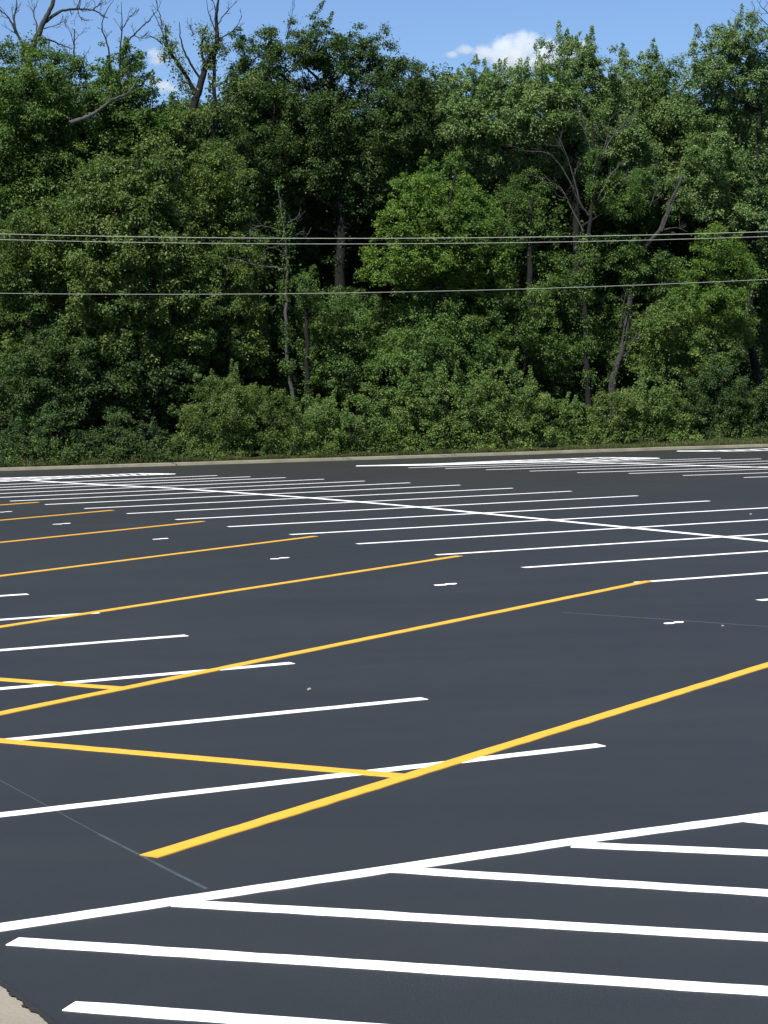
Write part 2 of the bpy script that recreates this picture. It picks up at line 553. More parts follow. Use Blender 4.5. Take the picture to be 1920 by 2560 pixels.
strip('center_line', [gr(*q) for q in [(-9.3, 5.2), (-3.53, 5.46), (1.04, 5.80), (2.07, 5.77), (3.02, 5.69), (4.01, 5.49), (5.69, 5.11), (7.17, 4.31), (8.64, 3.83)]], 0.16, 0.0038, W_,
      'long white line crossing the stall lines')
# near-left single row against the walkway
for i, t in [(-8.95, -7.56), (-7.905, -7.52), (-6.865, -7.46), (-5.83, -7.43), (-4.77, -7.41), (-3.72, -7.37), (-2.68, -7.35), (-1.62, -7.3)]:
    strip('parking_line', [gr(i, t), gr(i - 0.01, -13.4)], WL, 0.0025, W_, 'white stall line')
# hatched no-parking bay at the bottom of the view
strip('bay_edge_line', [gr(-9.97, -5.6), gr(-9.96, -8.15), gr(-9.95, -9.5), gr(-10.0, -13.15), gr(-10.0, -13.4)], WL + .01, 0.0050, W_, 'white edge line of the hatched bay')
hs = [((-9.99, -8.28), (-10.62, -9.62 + 2.35)), ((-9.99, -9.57), (-10.27, -8.78)), ((-9.97, -10.83), (-10.55, -9.38)),
      ((-10.0, -12.17), (-10.82, -9.94)), ((-10.11, -13.18), (-11.09, -10.51)), ((-10.56, -13.31), (-10.964, -12.21)), ((-11.02, -13.38), (-11.4, -12.2))]
for a, b in hs:
    a = np.array(gr(*a)); b = np.array(gr(*b)); dv = (b - a) / np.linalg.norm(b - a)
    strip('hatch_line', [a - dv * (0.05 if b[0] > 2 and a[1] > 11.4 else 0.0), a + dv * 5.2], WL + .005, 0.0038, W_, 'white diagonal hatch line')
# yellow angled bus bays laid over the car stalls
yr = [(-7.1, -0.02), (-5.14, 0.06), (-3.20, 0.13), (-1.20, 0.26), (0.77, 0.35), (2.64, 0.31), (4.31, 0.10)]
thru = [((-9.58, -11.88), (-7.92, -3.83)), ((-7.41, -10.92), (-5.14, .06)), ((-5.05, -8.9), (-3.2, .13)), ((-2.65, -6.83), (-1.2, .26)),
        ((-0.21, -4.74), (.77, .35)), ((2.08, -2.76), (2.64, .31)), ((4.16, -0.98), (4.31, .10))]
ends = []
for k, (a, b) in enumerate(thru):
    sl = (b[0] - a[0]) / (b[1] - a[1])
    r = (yr[k][0], yr[k][1]) if k else (b[0] + sl * (0 - b[1]), 0.0)
    lft = (b[0] + sl * (-11.88 - b[1]), -11.88)
    ends.append((lft, r))
    strip('yellow_bay_line', [gr(*lft), gr(*r)], YL, 0.0062, Y_, 'yellow angled bay line')
for k, a in enumerate([(-9.05, -9.43), (-7.12, -9.50), (-5.1, -9.55)]):
    strip('yellow_nose_line', [gr(*a), gr(*ends[k + 1][0])], YL, 0.0074, Y_, 'short yellow line closing the bay nose')
mk = -1
# small white zigzag marks in the middle of each yellow bay
for (i, t) in [(-6.67, -2.5), (-4.64, -2.34), (-2.64, -2.24), (-0.67, -2.17), (1.30, -2.14), (3.13, -1.77)]:
    q = np.array(gr(i, t)); V = []; F = []
    mk += 1; ms = (.60, .86, .80, .80, .88, .80)[mk]; j1 = RNG.normal(0, .02, 4)
    for (ox, oy) in ((ms * (-0.085 + j1[0]), ms * (-0.075 + j1[1])), (ms * (0.085 + j1[2]), ms * (0.085 + j1[3]))):
        n = 10; b = len(V)
        V.append((q[0] + ox, q[1] + oy, 0.0024 + 0.0008 * (ox > 0)))
        for j in range(n):
            an = 2 * math.pi * j / n
            rx, ry = 0.105 * ms * RNG.uniform(.8, 1.2), 0.105 * ms * RNG.uniform(.8, 1.2)
            V.append((q[0] + ox + rx * math.copysign(abs(math.cos(an)) ** .6, math.cos(an)), q[1] + oy + ry * math.copysign(abs(math.sin(an)) ** .6, math.sin(an)) + 0.25 * rx * math.cos(an), 0.0024 + 0.0008 * (ox > 0)))
        for j in range(n): F.append((b, b + 1 + j, b + 1 + (j + 1) % n))
    o = link('paint_mark', mesh_np('paint_mark', np.array(V), np.array(F)), W_, lot); o['label'] = 'small white zigzag layout mark'
# far right double row
r2 = [(7.84, 15.42), (7.28, 15.89), (6.59, 16.25), (5.88, 16.60), (5.13, 16.94), (4.53, 17.60), (3.72, 17.87), (2.90, 18.23), (2.1, 18.5), (1.2, 18.8)]
for i, t in r2:
    strip('parking_line', [gr(i, t), gr(i - 0.95, t + 10.1)], 0.092, 0.0025, W_, 'white stall line')
strip('center_line', [g2(1430, 1155.5), g2(1560, 1158.4), g2(1920, 1168.7), gr(3.0, 22.8), gr(0.5, 23.4)], 0.16, 0.0038, W_, 'long white line crossing the stall lines')
# lens-shaped hatched ends of the double rows
kx = lambda X, Y: g2(1280 + X * .3857746, 1100 + Y * .3857746)
kb = lambda X, Y: g2(640 + X * .3857746, 1100 + Y * .3857746)
ka = lambda X, Y: g2(X * .3857746, 1100 + Y * .3857746)


def hatched_end(upper, lower, n):
    strip('bay_edge_line', upper, 0.16, 0.0038, W_, 'white edge line of a hatched row end')
    strip('bay_edge_line', lower, 0.16, 0.0050, W_, 'white edge line of a hatched row end')
    U = np.array(upper); Lw = np.array(lower)
    for k in range(1, n):
        f = k / n
        a = np.array([np.interp(f, np.linspace(0, 1, len(U)), U[:, j]) for j in (0, 1)])
        b = np.array([np.interp(min(1, f + .12), np.linspace(0, 1, len(Lw)), Lw[:, j]) for j in (0, 1)])
        if np.linalg.norm(a - b) > 0.4:
            strip('hatch_line', [a, b], 0.07, 0.0062, W_, 'white diagonal hatch line')


hatched_end([ka(-330, 268), ka(0, 247), ka(520, 232), ka(900, 217), ka(1132, 219)], [ka(-330, 300), ka(0, 270), ka(420, 248), ka(780, 233), ka(1132, 221)], 24)
hatched_end([kb(650, 167), kb(1150, 155), kx(0, 133), kx(600, 113), kx(950, 117)], [kb(650, 169), kb(1200, 162), kx(0, 147), kx(520, 138), kx(950, 120)], 26)
hatched_end([kx(1072, 71), kx(1400, 66), kx(1659, 56), kx(1900, 48)], [kx(1072, 73), kx(1400, 73), kx(1659, 68), kx(1900, 62)], 8)
# snapped chalk guide lines
strip('chalk_line', [g2(249, 2086), g2(350, 2138), g2(518, 2222)], 0.019, 0.0016, MA['chalk'], 'thin bluish chalk guide line', step=.5, jit=.002)
strip('chalk_line', [g2(-60, 1918), g2(120, 2016), g2(249, 2086)], 0.005, 0.0016, MA['chalk'], 'thin bluish chalk guide line', step=.5, jit=.001)
strip('chalk_line', [g2(1407, 1531), g2(1660, 1548), g2(1800, 1558), g2(1960, 1569)], 0.020, 0.0016, MA['chalk'], 'thin bluish chalk guide line', step=.6, jit=.002)


# ------------------------------------------------------------------ kerbs, walkway, verge
def kerb_mesh(name, line, prof, material):
    """sweep a profile (offset across, height) along a ground line"""
    P = np.array(line, float); T = np.gradient(P, axis=0); T /= np.linalg.norm(T, axis=1)[:, None]
    S = np.stack([-T[:, 1], T[:, 0]], 1)
    n = len(P); k = len(prof); V = []
    for (o, z) in prof:
        jz = RNG.normal(0, 0.0025, n)
        V.append(np.c_[P + S * o, z + jz])
    V = np.concatenate(V)
    F = []
    for a in range(k - 1):
        for i in range(n - 1):
            F.append((a * n + i, a * n + i + 1, (a + 1) * n + i + 1, (a + 1) * n + i))
    return link(name, mesh_np(name, V, np.array(F)), material)


KP = np.linspace(-57, 57, 229)
far_line = [(x, kerb_y(x)) for x in KP]
fk = kerb_mesh('kerb', far_line, [(-0.06, -0.03), (-0.06, 0.006), (0.0, 0.010), (0.012, 0.085), (0.03, 0.10), (0.16, 0.104), (0.17, -0.03)], MA['kerb'])
tag(fk, 'long pale concrete kerb between the far lot edge and the woods', 'kerb', kind='structure')

# rough verge and woodland floor behind the kerb
NX, NYv = 118, 30
gx = np.linspace(-58, 58, NX); gd = np.r_[np.linspace(0.16, 8, 20), np.linspace(10, 60, NYv - 20)]
V = []
for d_ in gd:
    for x in gx:
        z = 0.12 + 0.03 * min(d_, 5) + 0.05 * math.sin(x * 1.7 + d_) * min(1, d_ / 3) + 0.02 * math.sin(x * 5.1 + 2 * d_)
        V.append((x, kerb_y(x) + d_, max(z - 0.03, 0.085)))
F = [(j * NX + i, j * NX + i + 1, (j + 1) * NX + i + 1, (j + 1) * NX + i) for j in range(NYv - 1) for i in range(NX - 1)]
verge = link('woodland_ground', mesh_np('woodland_ground', np.array(V), np.array(F), True), MA['soil'])
tag(verge, 'dark leaf covered ground under the trees', 'ground', kind='structure')

ng = 60000
gxp = RNG.uniform(-20, 24, ng)
wide = np.interp(gxp, [-20, -6, 3, 9, 13, 24], [0.35, 0.4, 0.7, 1.8, 4.0, 5.0])
gdp = 0.2 + RNG.uniform(0, 1, ng) ** 1.3 * wide
Cg = np.stack([gxp, np.array([kerb_y(x) for x in gxp]) + gdp, 0.09 + 0.03 * gdp], 1)
az = RNG.uniform(0, 2 * np.pi, ng)
Dg = np.stack([np.cos(az) * .45, np.sin(az) * .45, np.ones(ng)], 1)
Ng = np.stack([-np.sin(az), np.cos(az), RNG.normal(0, .3, ng)], 1)
gl = RNG.uniform(.06, .20, ng) * (0.65 + 0.5 * np.sin(gxp * 2.1) ** 2)
gm = leaves_mesh('grass', Cg, unit(Ng), Dg, gl, RNG.uniform(.012, .03, ng), RNG.normal(.5, .22, ng))
tag(link('grass', gm, MA['grass']), 'short olive grass strip between the kerb and the bushes', 'grass', kind='stuff')

# tall weeds and seedlings that break up the foot of the bushes
LVw = Leaves()
for k in range(420):
    x = RNG.uniform(-17, 18) + 0.5 * math.sin(k)
    off = float(np.interp(x, [-18, 3, 9, 13, 24], [.35, .5, 1.3, 2.6, 3.4])) + RNG.uniform(0, .7)
    h = RNG.uniform(.2, .95) * (0.5 + 0.6 * math.sin(x * 1.3) ** 2)
    LVw.shoot((x, kerb_y(x) + off, .1), h, int(26 + 50 * h), RNG.uniform(.05, .11), .3, RNG.uniform(.04, .13), RNG.uniform(.3, .8))
tag(LVw.build('weeds', MA['leaf_bush']), 'ragged tall weeds along the foot of the bushes', 'weeds', kind='stuff')

# near walkway in the bottom-left corner: raised kerb edge and slab
wl = [gr(i, -13.53) for i in np.linspace(-18, 3.5, 90)]
wk = kerb_mesh('walkway', wl, [(3.2, 0.10), (0.03, 0.10), (0.005, 0.088), (-0.003, 0.06), (-0.003, -0.03)], MA['walk'])
tag(wk, 'beige concrete walkway edge in the corner of the lot', 'walkway', kind='structure')
# ragged band of black sealer brushed onto the edge of the walkway
ns = 700
ii = np.linspace(-12.5, -9.0, ns)
edge = 0.014 + 0.012 * np.abs(np.interp(ii, np.linspace(-12.5, -9, 220), RNG.normal(0, 1, 220))) + 0.006 * RNG.random(ns)
cols = [(-0.0065, -0.002, 0), (-0.0065, 0.062, 0), (0.002, 0.0925, 0), (0.03, 0.1085, 0), (0.033, 0.1080, 1)]
V = np.zeros((5 * ns, 3))
for j, (of, z, e_) in enumerate(cols):
    for k in range(ns):
        V[j * ns + k] = (*gr(ii[k], -13.53 - of - e_ * edge[k]), z)
i_ = np.arange(ns - 1)[:, None]
F = np.concatenate([np.concatenate([i_ + j * ns, i_ + 1 + j * ns, i_ + (j + 1) * ns + 1, i_ + (j + 1) * ns], 1) for j in range(4)])
sl_ = link('sealer_smear', mesh_np('sealer_smear', V, F), MA['sealer'], wk)


def pebble(x, y, r, label):
    import bmesh
    bm = bmesh.new(); bmesh.ops.create_icosphere(bm, subdivisions=3, radius=r)
    ph = RNG.uniform(0, 6, 3)
    for v in bm.verts:
        n = v.co.normalized()
        v.co *= 1 + 0.16 * math.sin(3 * n.x + ph[0]) * math.sin(4 * n.y + ph[1]) + 0.08 * math.sin(9 * n.z + ph[2])
        v.co.z *= 0.72
    me = bpy.data.meshes.new('pebble'); bm.to_mesh(me); bm.free()
    for p in me.polygons: p.use_smooth = True
    o = link('pebble', me, MA['stone']); g = gnd(x, y); o.location = (g.x, g.y, r * 0.62)
    tag(o, label, 'pebble', 'pebbles on the asphalt')


pebble(773, 1727, 0.020, 'small grey pebble on open asphalt above the tip of a white line')
pebble(1807, 1567, 0.016, 'tiny pale pebble beside a chalk line near a white zigzag mark')
pebble(1877, 1288, 0.026, 'pale pebble between two far white stall lines near the right edge')


# ------------------------------------------------------------------ overhead cables
def cable(pix, Y, r, label):
    T = Tubes()
    P = [np.array(at(x, y, Y)) for x, y in pix]
    co = np.polyfit([p[0] for p in P], [p[2] for p in P], 2)
    xs = np.linspace(-34, 36, 120)
    T.add([(x, Y, float(np.polyval(co, x))) for x in xs], r * .76, r * .76, 6)
    o = T.build('overhead_cable', MA['cable'])
    tag(o, label, 'cable', 'overhead cables in front of the trees')


cable([(0, 585), (480, 593), (960, 597.5), (1440, 590), (1920, 579.5)], 71.5, 0.0145, 'uppermost pale overhead cable strung in front of the trees')
cable([(0, 599.5), (480, 606.5), (960, 610.5), (1440, 604.5), (1920, 591)], 71.5, 0.0119, 'pale overhead cable just below the uppermost one')
cable([(0, 733.5), (480, 735), (960, 731.5), (1440, 718), (1920, 698.5)], 71.5, 0.0106, 'lowest thin overhead cable hanging well below the pair')


# ------------------------------------------------------------------ dead trees and traced stems
def branchy(T, path, r0, r1, twigs=4, tl=0.8, rnd=0.35):
    sm = smooth_path(path, 5, 0.012)
    T.add(sm, r0, r1, 6, 0.05)
    S = np.array(sm)
    for k in range(twigs):
        j = int(RNG.uniform(0.25, 0.98) * (len(S) - 1))
        a = S[j]; tdir = unit(S[min(j + 1, len(S) - 1)] - S[max(0, j - 1)])
        dv = unit(tdir + RNG.normal(0, 0.75, 3) * np.array([1, 1, 0.7]) + np.array([0, 0, 0.25]))
        ln = tl * RNG.uniform(0.4, 1.1)
        p1 = a + dv * ln * .5 + RNG.normal(0, .05, 3); p2 = a + dv * ln + RNG.normal(0, .1, 3) + np.array([0, 0, .06])
        rr = max(0.010, (r0 + (r1 - r0) * j / len(S)) * 0.45)
        T.add(smooth_path([a, p1, p2], 3), rr, 0.006, 5)
        for q in range(2):
            d2 = unit(dv + RNG.normal(0, .6, 3)); b0 = p1 if q else (p1 + p2) / 2
            T.add([b0, b0 + d2 * ln * .22, b0 + d2 * ln * .42 + np.array([0, 0, .04])], rr * .5, 0.005, 4)


def dead_tree(label, trunk_pts, limbs, d, tr, bark='dead_bark', name='dead_tree', cat='dead tree', group=None, twigs=5, tl=0.8, ground=True, sleeve=None, tbark=None):
    P = [pt(*q, d) for q in trunk_pts]
    if ground: P = [Vector((P[0].x + .1, P[0].y, 0.1))] + P
    org = Vector((P[0].x, P[0].y, 0.2)); root = empty(name, org)
    tag(root, label, cat, group)
    T = Tubes(); T.add(smooth_path(P, 6, 0.012), tr, tr * .30, 9, 0.06); T.build('trunk', MA[tbark or bark], root, org)
    for L in limbs:
        pts_, r0 = L
        T = Tubes(); dz = RNG.uniform(-.5, .5)
        PP = [pt(*q, d + dz * k / max(1, len(pts_) - 1)) for k, q in enumerate(pts_)]
        branchy(T, PP, r0 * .8, max(.007, r0 * .2), twigs, tl); T.build('limb', MA[bark], root, org)
    if sleeve:
        LV = Leaves()
        for (path, r, n, sz, base) in sleeve: LV.sleeve([pt(*q, d) for q in path], r, n, sz, base)
        LV.build('vine', MA['leaf_mid'], root, org)
    return root


dead_tree('large bare dead tree with dark spreading limbs against the sky', [c1(100, 600), c1(120, 300), c1(130, 250), c1(150, 180), c1(190, 95), c1(225, 20), c1(240, -60)], [
    ([c1(118, 260), c1(95, 190), c1(70, 140), c1(40, 80), c1(-10, 35)], .10),
    ([c1(80, 160), c1(60, 90), c1(72, 20), c1(60, -40)], .06),
    ([c1(188, 100), c1(255, 52), c1(330, 40), c1(400, 45), c1(465, 78)], .085),
    ([c1(330, 40), c1(342, 10), c1(350, -40)], .045),
    ([c1(335, 42), c1(345, 70), c1(357, 95)], .03),
    ([c1(400, 45), c1(430, 15), c1(450, -20)], .035),
    ([c1(160, 170), c1(215, 172), c1(265, 195), c1(312, 208)], .06),
    ([c1(215, 172), c1(212, 225), c1(235, 245), c1(262, 285)], .04),
    ([c1(150, 190), c1(160, 110), c1(145, 60), c1(165, 0)], .05),
    ([c1(150, 240), c1(180, 220), c1(205, 205)], .03),
    ([c1(190, 125), c1(240, 110), c1(290, 85)], .03),
], 12, .20, group='bare dead trees', twigs=6, tl=0.5)
dead_tree('slim bare dead sapling with twigs fanning against the sky', [c1(290, 560), c1(300, 340), c1(318, 240), c1(322, 125)], [
    ([c1(306, 330), c1(350, 270), c1(392, 198)], .03),
    ([c1(316, 270), c1(285, 220), c1(262, 200)], .022),
    ([c1(320, 200), c1(300, 130), c1(272, 90)], .022),
    ([c1(320, 180), c1(345, 150), c1(360, 140)], .018)], 11, .07, group='bare dead trees', twigs=3, tl=0.35)

# ------------------------------------------------------------------ trees
make_tree('broadleaf_tree', 'dense tree cut by the left picture edge below the big dead tree', 'tree',
          [(30, 150, 80, 60), (60, 210, 100, 70), (140, 220, 70, 60), (20, 300, 90, 80), (110, 300, 90, 80), (50, 400, 90, 70), (130, 390, 70, 70), (60, 480, 80, 60), (140, 480, 70, 60), (90, 580, 80, 60)], 7.5, 'leaf_mid', 0.15, trunk_r=.2, dens=1.1)


def x_b(T, LV, d):
    for pth, r in (([c1(520, 330), c1(520, 210), c1(527, 100), c1(524, 5)], .05), ([c1(522, 215), c1(578, 150), c1(640, 90), c1(684, 42)], .04),
                   ([c1(532, 120), c1(560, 75), c1(602, 38)], .025), ([c1(480, 300), c1(465, 190), c1(440, 120), c1(460, 50), c1(492, -5)], .04),
                   ([c1(578, 150), c1(610, 165), c1(635, 140)], .02)):
        branchy(T, [pt(*q, d) for q in pth], r, .008, 4, .45)


make_tree('broadleaf_tree', 'pointed crown tree with bare twigs above it right of the big dead tree', 'tree',
          [(278, 125, 26, 36), (258, 170, 50, 46), (305, 190, 34, 36), (225, 195, 40, 40), (225, 250, 60, 50), (290, 250, 70, 56), (350, 290, 40, 50), (250, 320, 90, 60), (330, 340, 70, 60), (230, 420, 80, 60), (340, 430, 70, 60), (280, 520, 80, 60)], 9, 'leaf_mid', 0.15, trunk_r=.17, dens=1.05, extra=x_b, shoots=.2)

dead_tree('fallen pale dead limb lodged in the crown left of the forked vine tree', [c1(300, 532), c1(360, 512), c1(420, 480), c1(490, 430), c1(560, 395), c1(598, 330)], [
    ([c1(420, 480), c1(470, 440), c1(480, 390)], .035), ([c1(490, 430), c1(520, 425), c1(545, 430)], .03), ([c1(540, 405), c1(535, 360), c1(560, 340)], .02)],
    5.6, .085, 'grey_bark', name='dead_limb', cat='dead limb', ground=False, twigs=3, tl=.4)


def x_e(T, LV, d):
    st = [([c1(770, 700), c1(800, 560), c1(850, 420), c1(885, 300), c1(935, 190), c1(935, 60), c1(946, -20)], .20, .03, 0),
          ([c1(850, 420), c1(800, 320), c1(745, 240), c1(718, 180), c1(715, 110)], .09, .03, 1),
          ([c1(862, 335), c1(805, 240), c1(780, 170), c1(775, 95)], .05, .012, 0),
          ([c1(885, 300), c1(870, 200), c1(890, 115)], .06, .03, 1),
          ([c1(915, 620), c1(925, 480), c1(925, 300), c1(935, 190)], .10, .05, 1),
          ([c1(930, 500), c1(1010, 430), c1(1065, 370), c1(1115, 325)], .05, .02, 1)]
    for p, r0, r1, lv in st:
        path = [pt(*q, d) for q in p]
        T.add(smooth_path(path, 5, .012), r0, r1, 7, .06)
        if lv: LV.sleeve(path, .30, 900, .14, .6)
    LV.sleeve([pt(*c1(885, 300), d), pt(*c1(925, 200), d), pt(*c1(925, 160), d)], .32, 420, .14, .55)
    LV.sleeve([pt(*c1(720, 210), d), pt(*c1(760, 290), d), pt(*c1(800, 380), d)], .34, 700, .14, .6)
    for p in ([c1(716, 205), c1(690, 110), c1(655, 38)], [c1(702, 192), c1(670, 165), c1(632, 150)], [c1(936, 150), c1(905, 65), c1(893, 8)], [c1(938, 110), c1(970, 60), c1(1022, 8)],
              [c1(945, 170), c1(1015, 125), c1(1046, 68)], [c1(700, 110), c1(690, 60), c1(680, 40)], [c1(840, 150), c1(815, 110)], [c1(938, 60), c1(925, 20), c1(915, -10)]):
        branchy(T, [pt(*q, d) for q in p], .028, .007, 4, .4)


make_tree('forked_tree', 'vine wrapped forked tree leaning right with bare twig tips', 'tree',
          [(400, 270, 26, 40), (430, 340, 45, 45), (505, 265, 22, 36)], 8.2, 'leaf_gloss', 0.14, trunk=[c1(770, 760), c1(770, 700), c1(800, 560)], trunk_r=.2, extra=x_e, limbs=False)

make_tree('broadleaf_tree', 'glossy leaved tree with pale grey-green highlights in front at left', 'tree',
          [(270, 380, 80, 60), (340, 350, 50, 50), (200, 450, 90, 70), (310, 460, 90, 70), (350, 550, 70, 70), (240, 550, 100, 70), (390, 650, 65, 70), (310, 650, 90, 60), (220, 650, 80, 50), (190, 740, 70, 45), (270, 750, 60, 40), (400, 740, 60, 60), (340, 740, 70, 50)],
          5, 'leaf_gloss', 0.17, trunk_r=.17, dens=.95, base=.40)
make_tree('broadleaf_tree', 'olive tree low at the left picture edge under the upper cables', 'tree',
          [(50, 510, 90, 60), (110, 570, 70, 60), (30, 600, 70, 60), (90, 650, 80, 50), (30, 700, 60, 50), (150, 690, 50, 50), (60, 770, 60, 45), (120, 770, 50, 40)], 5.2, 'leaf_olive', 0.145, trunk_r=.13, dens=.95, base=.4)
make_tree('broadleaf_tree', 'yellowish leafy tree between the glossy tree and the grey snag', 'tree',
          [(470, 370, 60, 45), (430, 430, 60, 55), (500, 450, 50, 60), (450, 520, 60, 60), (520, 560, 45, 60), (470, 610, 60, 60), (520, 680, 50, 60), (460, 720, 60, 60), (530, 760, 50, 50)], 6, 'leaf_olive', 0.14, trunk_r=.13, dens=1.0, base=.42)


def x_g(T, LV, d):
    for p, r in (([c1(1275, 560), c1(1250, 470), c1(1228, 390), c1(1232, 240)], .09), ([c1(1330, 600), c1(1350, 450), c1(1330, 300)], .09), ([c1(1180, 560), c1(1185, 420), c1(1160, 300)], .07),
                 ([c1(1400, 560), c1(1420, 400), c1(1460, 280)], .08), ([c1(1275, 500), c1(1310, 400), c1(1300, 250)], .06), ([c1(1232, 240), c1(1245, 130), c1(1262, 60), c1(1265, -8)], .03),
                 ([c2(-160, 640), c2(-60, 760), c2(60, 745), c2(190, 660)], .07)):
        branchy(T, [pt(*q, d - .2) for q in p], r * .6, r * .2, 4, .9)


make_tree('broadleaf_tree', 'tall dark round-topped tree with stems showing through sky gaps', 'tree',
          [(555, 110, 60, 45), (640, 105, 60, 40), (690, 95, 55, 40), (770, 115, 60, 40), (545, 190, 55, 55), (612, 195, 26, 24), (650, 230, 26, 22), (720, 180, 72, 55), (820, 160, 60, 50), (870, 220, 55, 70),
           (580, 270, 60, 50), (690, 280, 90, 60), (800, 270, 80, 70), (560, 340, 60, 50), (640, 370, 90, 50), (760, 370, 90, 50), (860, 330, 60, 60), (600, 430, 60, 50), (790, 430, 60, 40)],
          11, 'leaf_dark', 0.15, trunk=[(735, 620), (735, 450), (715, 300), (700, 150)], trunk_r=.26, dens=.9, base=.5, extra=x_g, shoots=.06)
make_tree('broadleaf_tree', 'thin leafy tree with loose pale tips in the sky gap beside the cloud', 'tree',
          [(903, 160, 18, 34), (925, 230, 30, 38), (957, 205, 14, 24), (940, 280, 45, 46), (930, 340, 50, 50)], 13, 'leaf_silver', 0.14, trunk_r=.1, dens=.8, shoots=.2)
make_tree('broadleaf_tree', 'bright green sunlit tree in front of the dark tall tree', 'tree',
          [(955, 375, 50, 35), (905, 420, 65, 40), (985, 420, 60, 40), (870, 480, 60, 40), (945, 480, 80, 45), (1020, 480, 60, 45), (900, 545, 75, 45), (990, 545, 85, 45), (1060, 560, 50, 45), (830, 580, 55, 40), (930, 610, 80, 40), (1040, 620, 60, 40)],
          5, 'leaf_bright', 0.14, trunk_r=.13, dens=1.15, base=.55, cl=.30)
make_tree('silver_maple', 'silver-green tree with upright feathery shoots in front of the cloud', 'tree',
          [(1025, 205, 50, 42), (1090, 195, 55, 42), (1155, 175, 50, 44), (1222, 145, 55, 46), (1280, 155, 50, 42), (1000, 260, 48, 46), (1080, 260, 80, 60), (1180, 250, 90, 60), (1270, 240, 80, 60), (1340, 230, 50, 50),
           (1050, 340, 70, 50), (1140, 340, 80, 45), (1240, 330, 80, 50), (1330, 310, 70, 50), (1380, 370, 50, 50)],
          10, 'leaf_silver', 0.145, trunk=[(1240, 760), (1245, 500), (1235, 330), (1220, 180)], trunk_r=.22, dens=1.15, base=.5, shoots=.85)


def x_vt(T, LV, d):
    for p in ([c4(900, 720), c4(885, 500), c4(905, 300), c4(880, 60)], [c4(870, 700), c4(860, 400), c4(870, 100)]):
        LV.sleeve([pt(*q, d - .15) for q in p], .25, 700, .12, .6)


dead_tree('grey dead branches fanning out of a vine covered trunk', [c4(880, 690), c4(870, 450), c4(865, 150), c2(885, 1000), c2(900, 850), c2(905, 650), c2(900, 520)], [
    ([c2(882, 930), c2(850, 880), c2(825, 790), c2(800, 700), c2(750, 580)], .06),
    ([c2(850, 890), c2(800, 780), c2(720, 668), c2(640, 655), c2(580, 650)], .045),
    ([c2(860, 1000), c2(800, 880), c2(750, 800), c2(670, 785)], .04),
    ([c2(925, 860), c2(980, 755), c2(1045, 690)], .05),
    ([c2(930, 880), c2(1000, 800), c2(1065, 755)], .035),
    ([c2(905, 800), c2(950, 660), c2(1010, 560), c2(1100, 470)], .045),
    ([c2(905, 700), c2(870, 560), c2(850, 470)], .035),
    ([c2(900, 760), c2(960, 610), c2(975, 500)], .03)],
    6.2, .13, 'grey_bark', name='dead_tree', group='bare dead trees', twigs=6, tl=.8, tbark='bark',
    sleeve=[([c4(885, 700), c4(875, 400), c4(880, 60)], .32, 5200, .12, .55), ([c2(885, 1000), c2(900, 880), c2(905, 700), c2(900, 560)], .28, 1800, .12, .5)])
make_tree('leaning_tree', 'grey leaning trunk with broken dead side branches right of the vine trunk', 'tree',
          [(1335, 420, 55, 45), (1390, 410, 35, 45), (1340, 560, 45, 50), (1420, 600, 45, 50)], 6.6, 'leaf_mid', 0.135,
          trunk=[c4(985, 690), c4(1005, 620), c4(1040, 480), c4(1070, 300), c4(1110, 130), c4(1190, 30), c2(1235, 880), c2(1290, 760)], trunk_r=.17, bark='dead_bark', dens=.9, limbs=False,
          extra=lambda T, LV, d: [branchy(T, [pt(*q, d - .4) for q in p], r, .012, 3, .5) for p, r in (
              ([c4(1035, 575), c4(1110, 500), c4(1190, 470)], .05), ([c4(1045, 540), c4(1080, 500), c4(1095, 470)], .035), ([c4(1090, 500), c4(1190, 420), c4(1260, 390)], .04),
              ([c4(1020, 450), c4(1035, 340), c4(1050, 280)], .03), ([c4(1190, 30), c2(1260, 985), c2(1310, 1000)], .04), ([c2(1200, 1000), c2(1240, 900), c2(1265, 830)], .05), ([c2(1150, 890), c2(1190, 790)], .03))])
make_tree('broadleaf_tree', 'medium tree behind the fanning dead branches toward the right', 'tree',
          [(1390, 170, 55, 45), (1440, 190, 45, 50), (1410, 250, 70, 50), (1470, 270, 50, 60), (1390, 330, 60, 50), (1450, 360, 60, 50), (1430, 440, 50, 50)], 12, 'leaf_silver', 0.145, trunk_r=.16, dens=1.0, base=.4, shoots=.25)


def x_k(T, LV, d):
    for p, r in (([c2(1500, 40), c2(1560, 80), c2(1600, 140)], .02), ([c2(1590, 45), c2(1630, 80), c2(1680, 130)], .025), ([c2(1610, 0), c2(1640, 40), c2(1690, 80)], .025), ([c2(1345, 150), c2(1370, 180), c2(1420, 220)], .015)):
        branchy(T, [pt(*q, d) for q in p][::-1], r, .007, 3, .5)


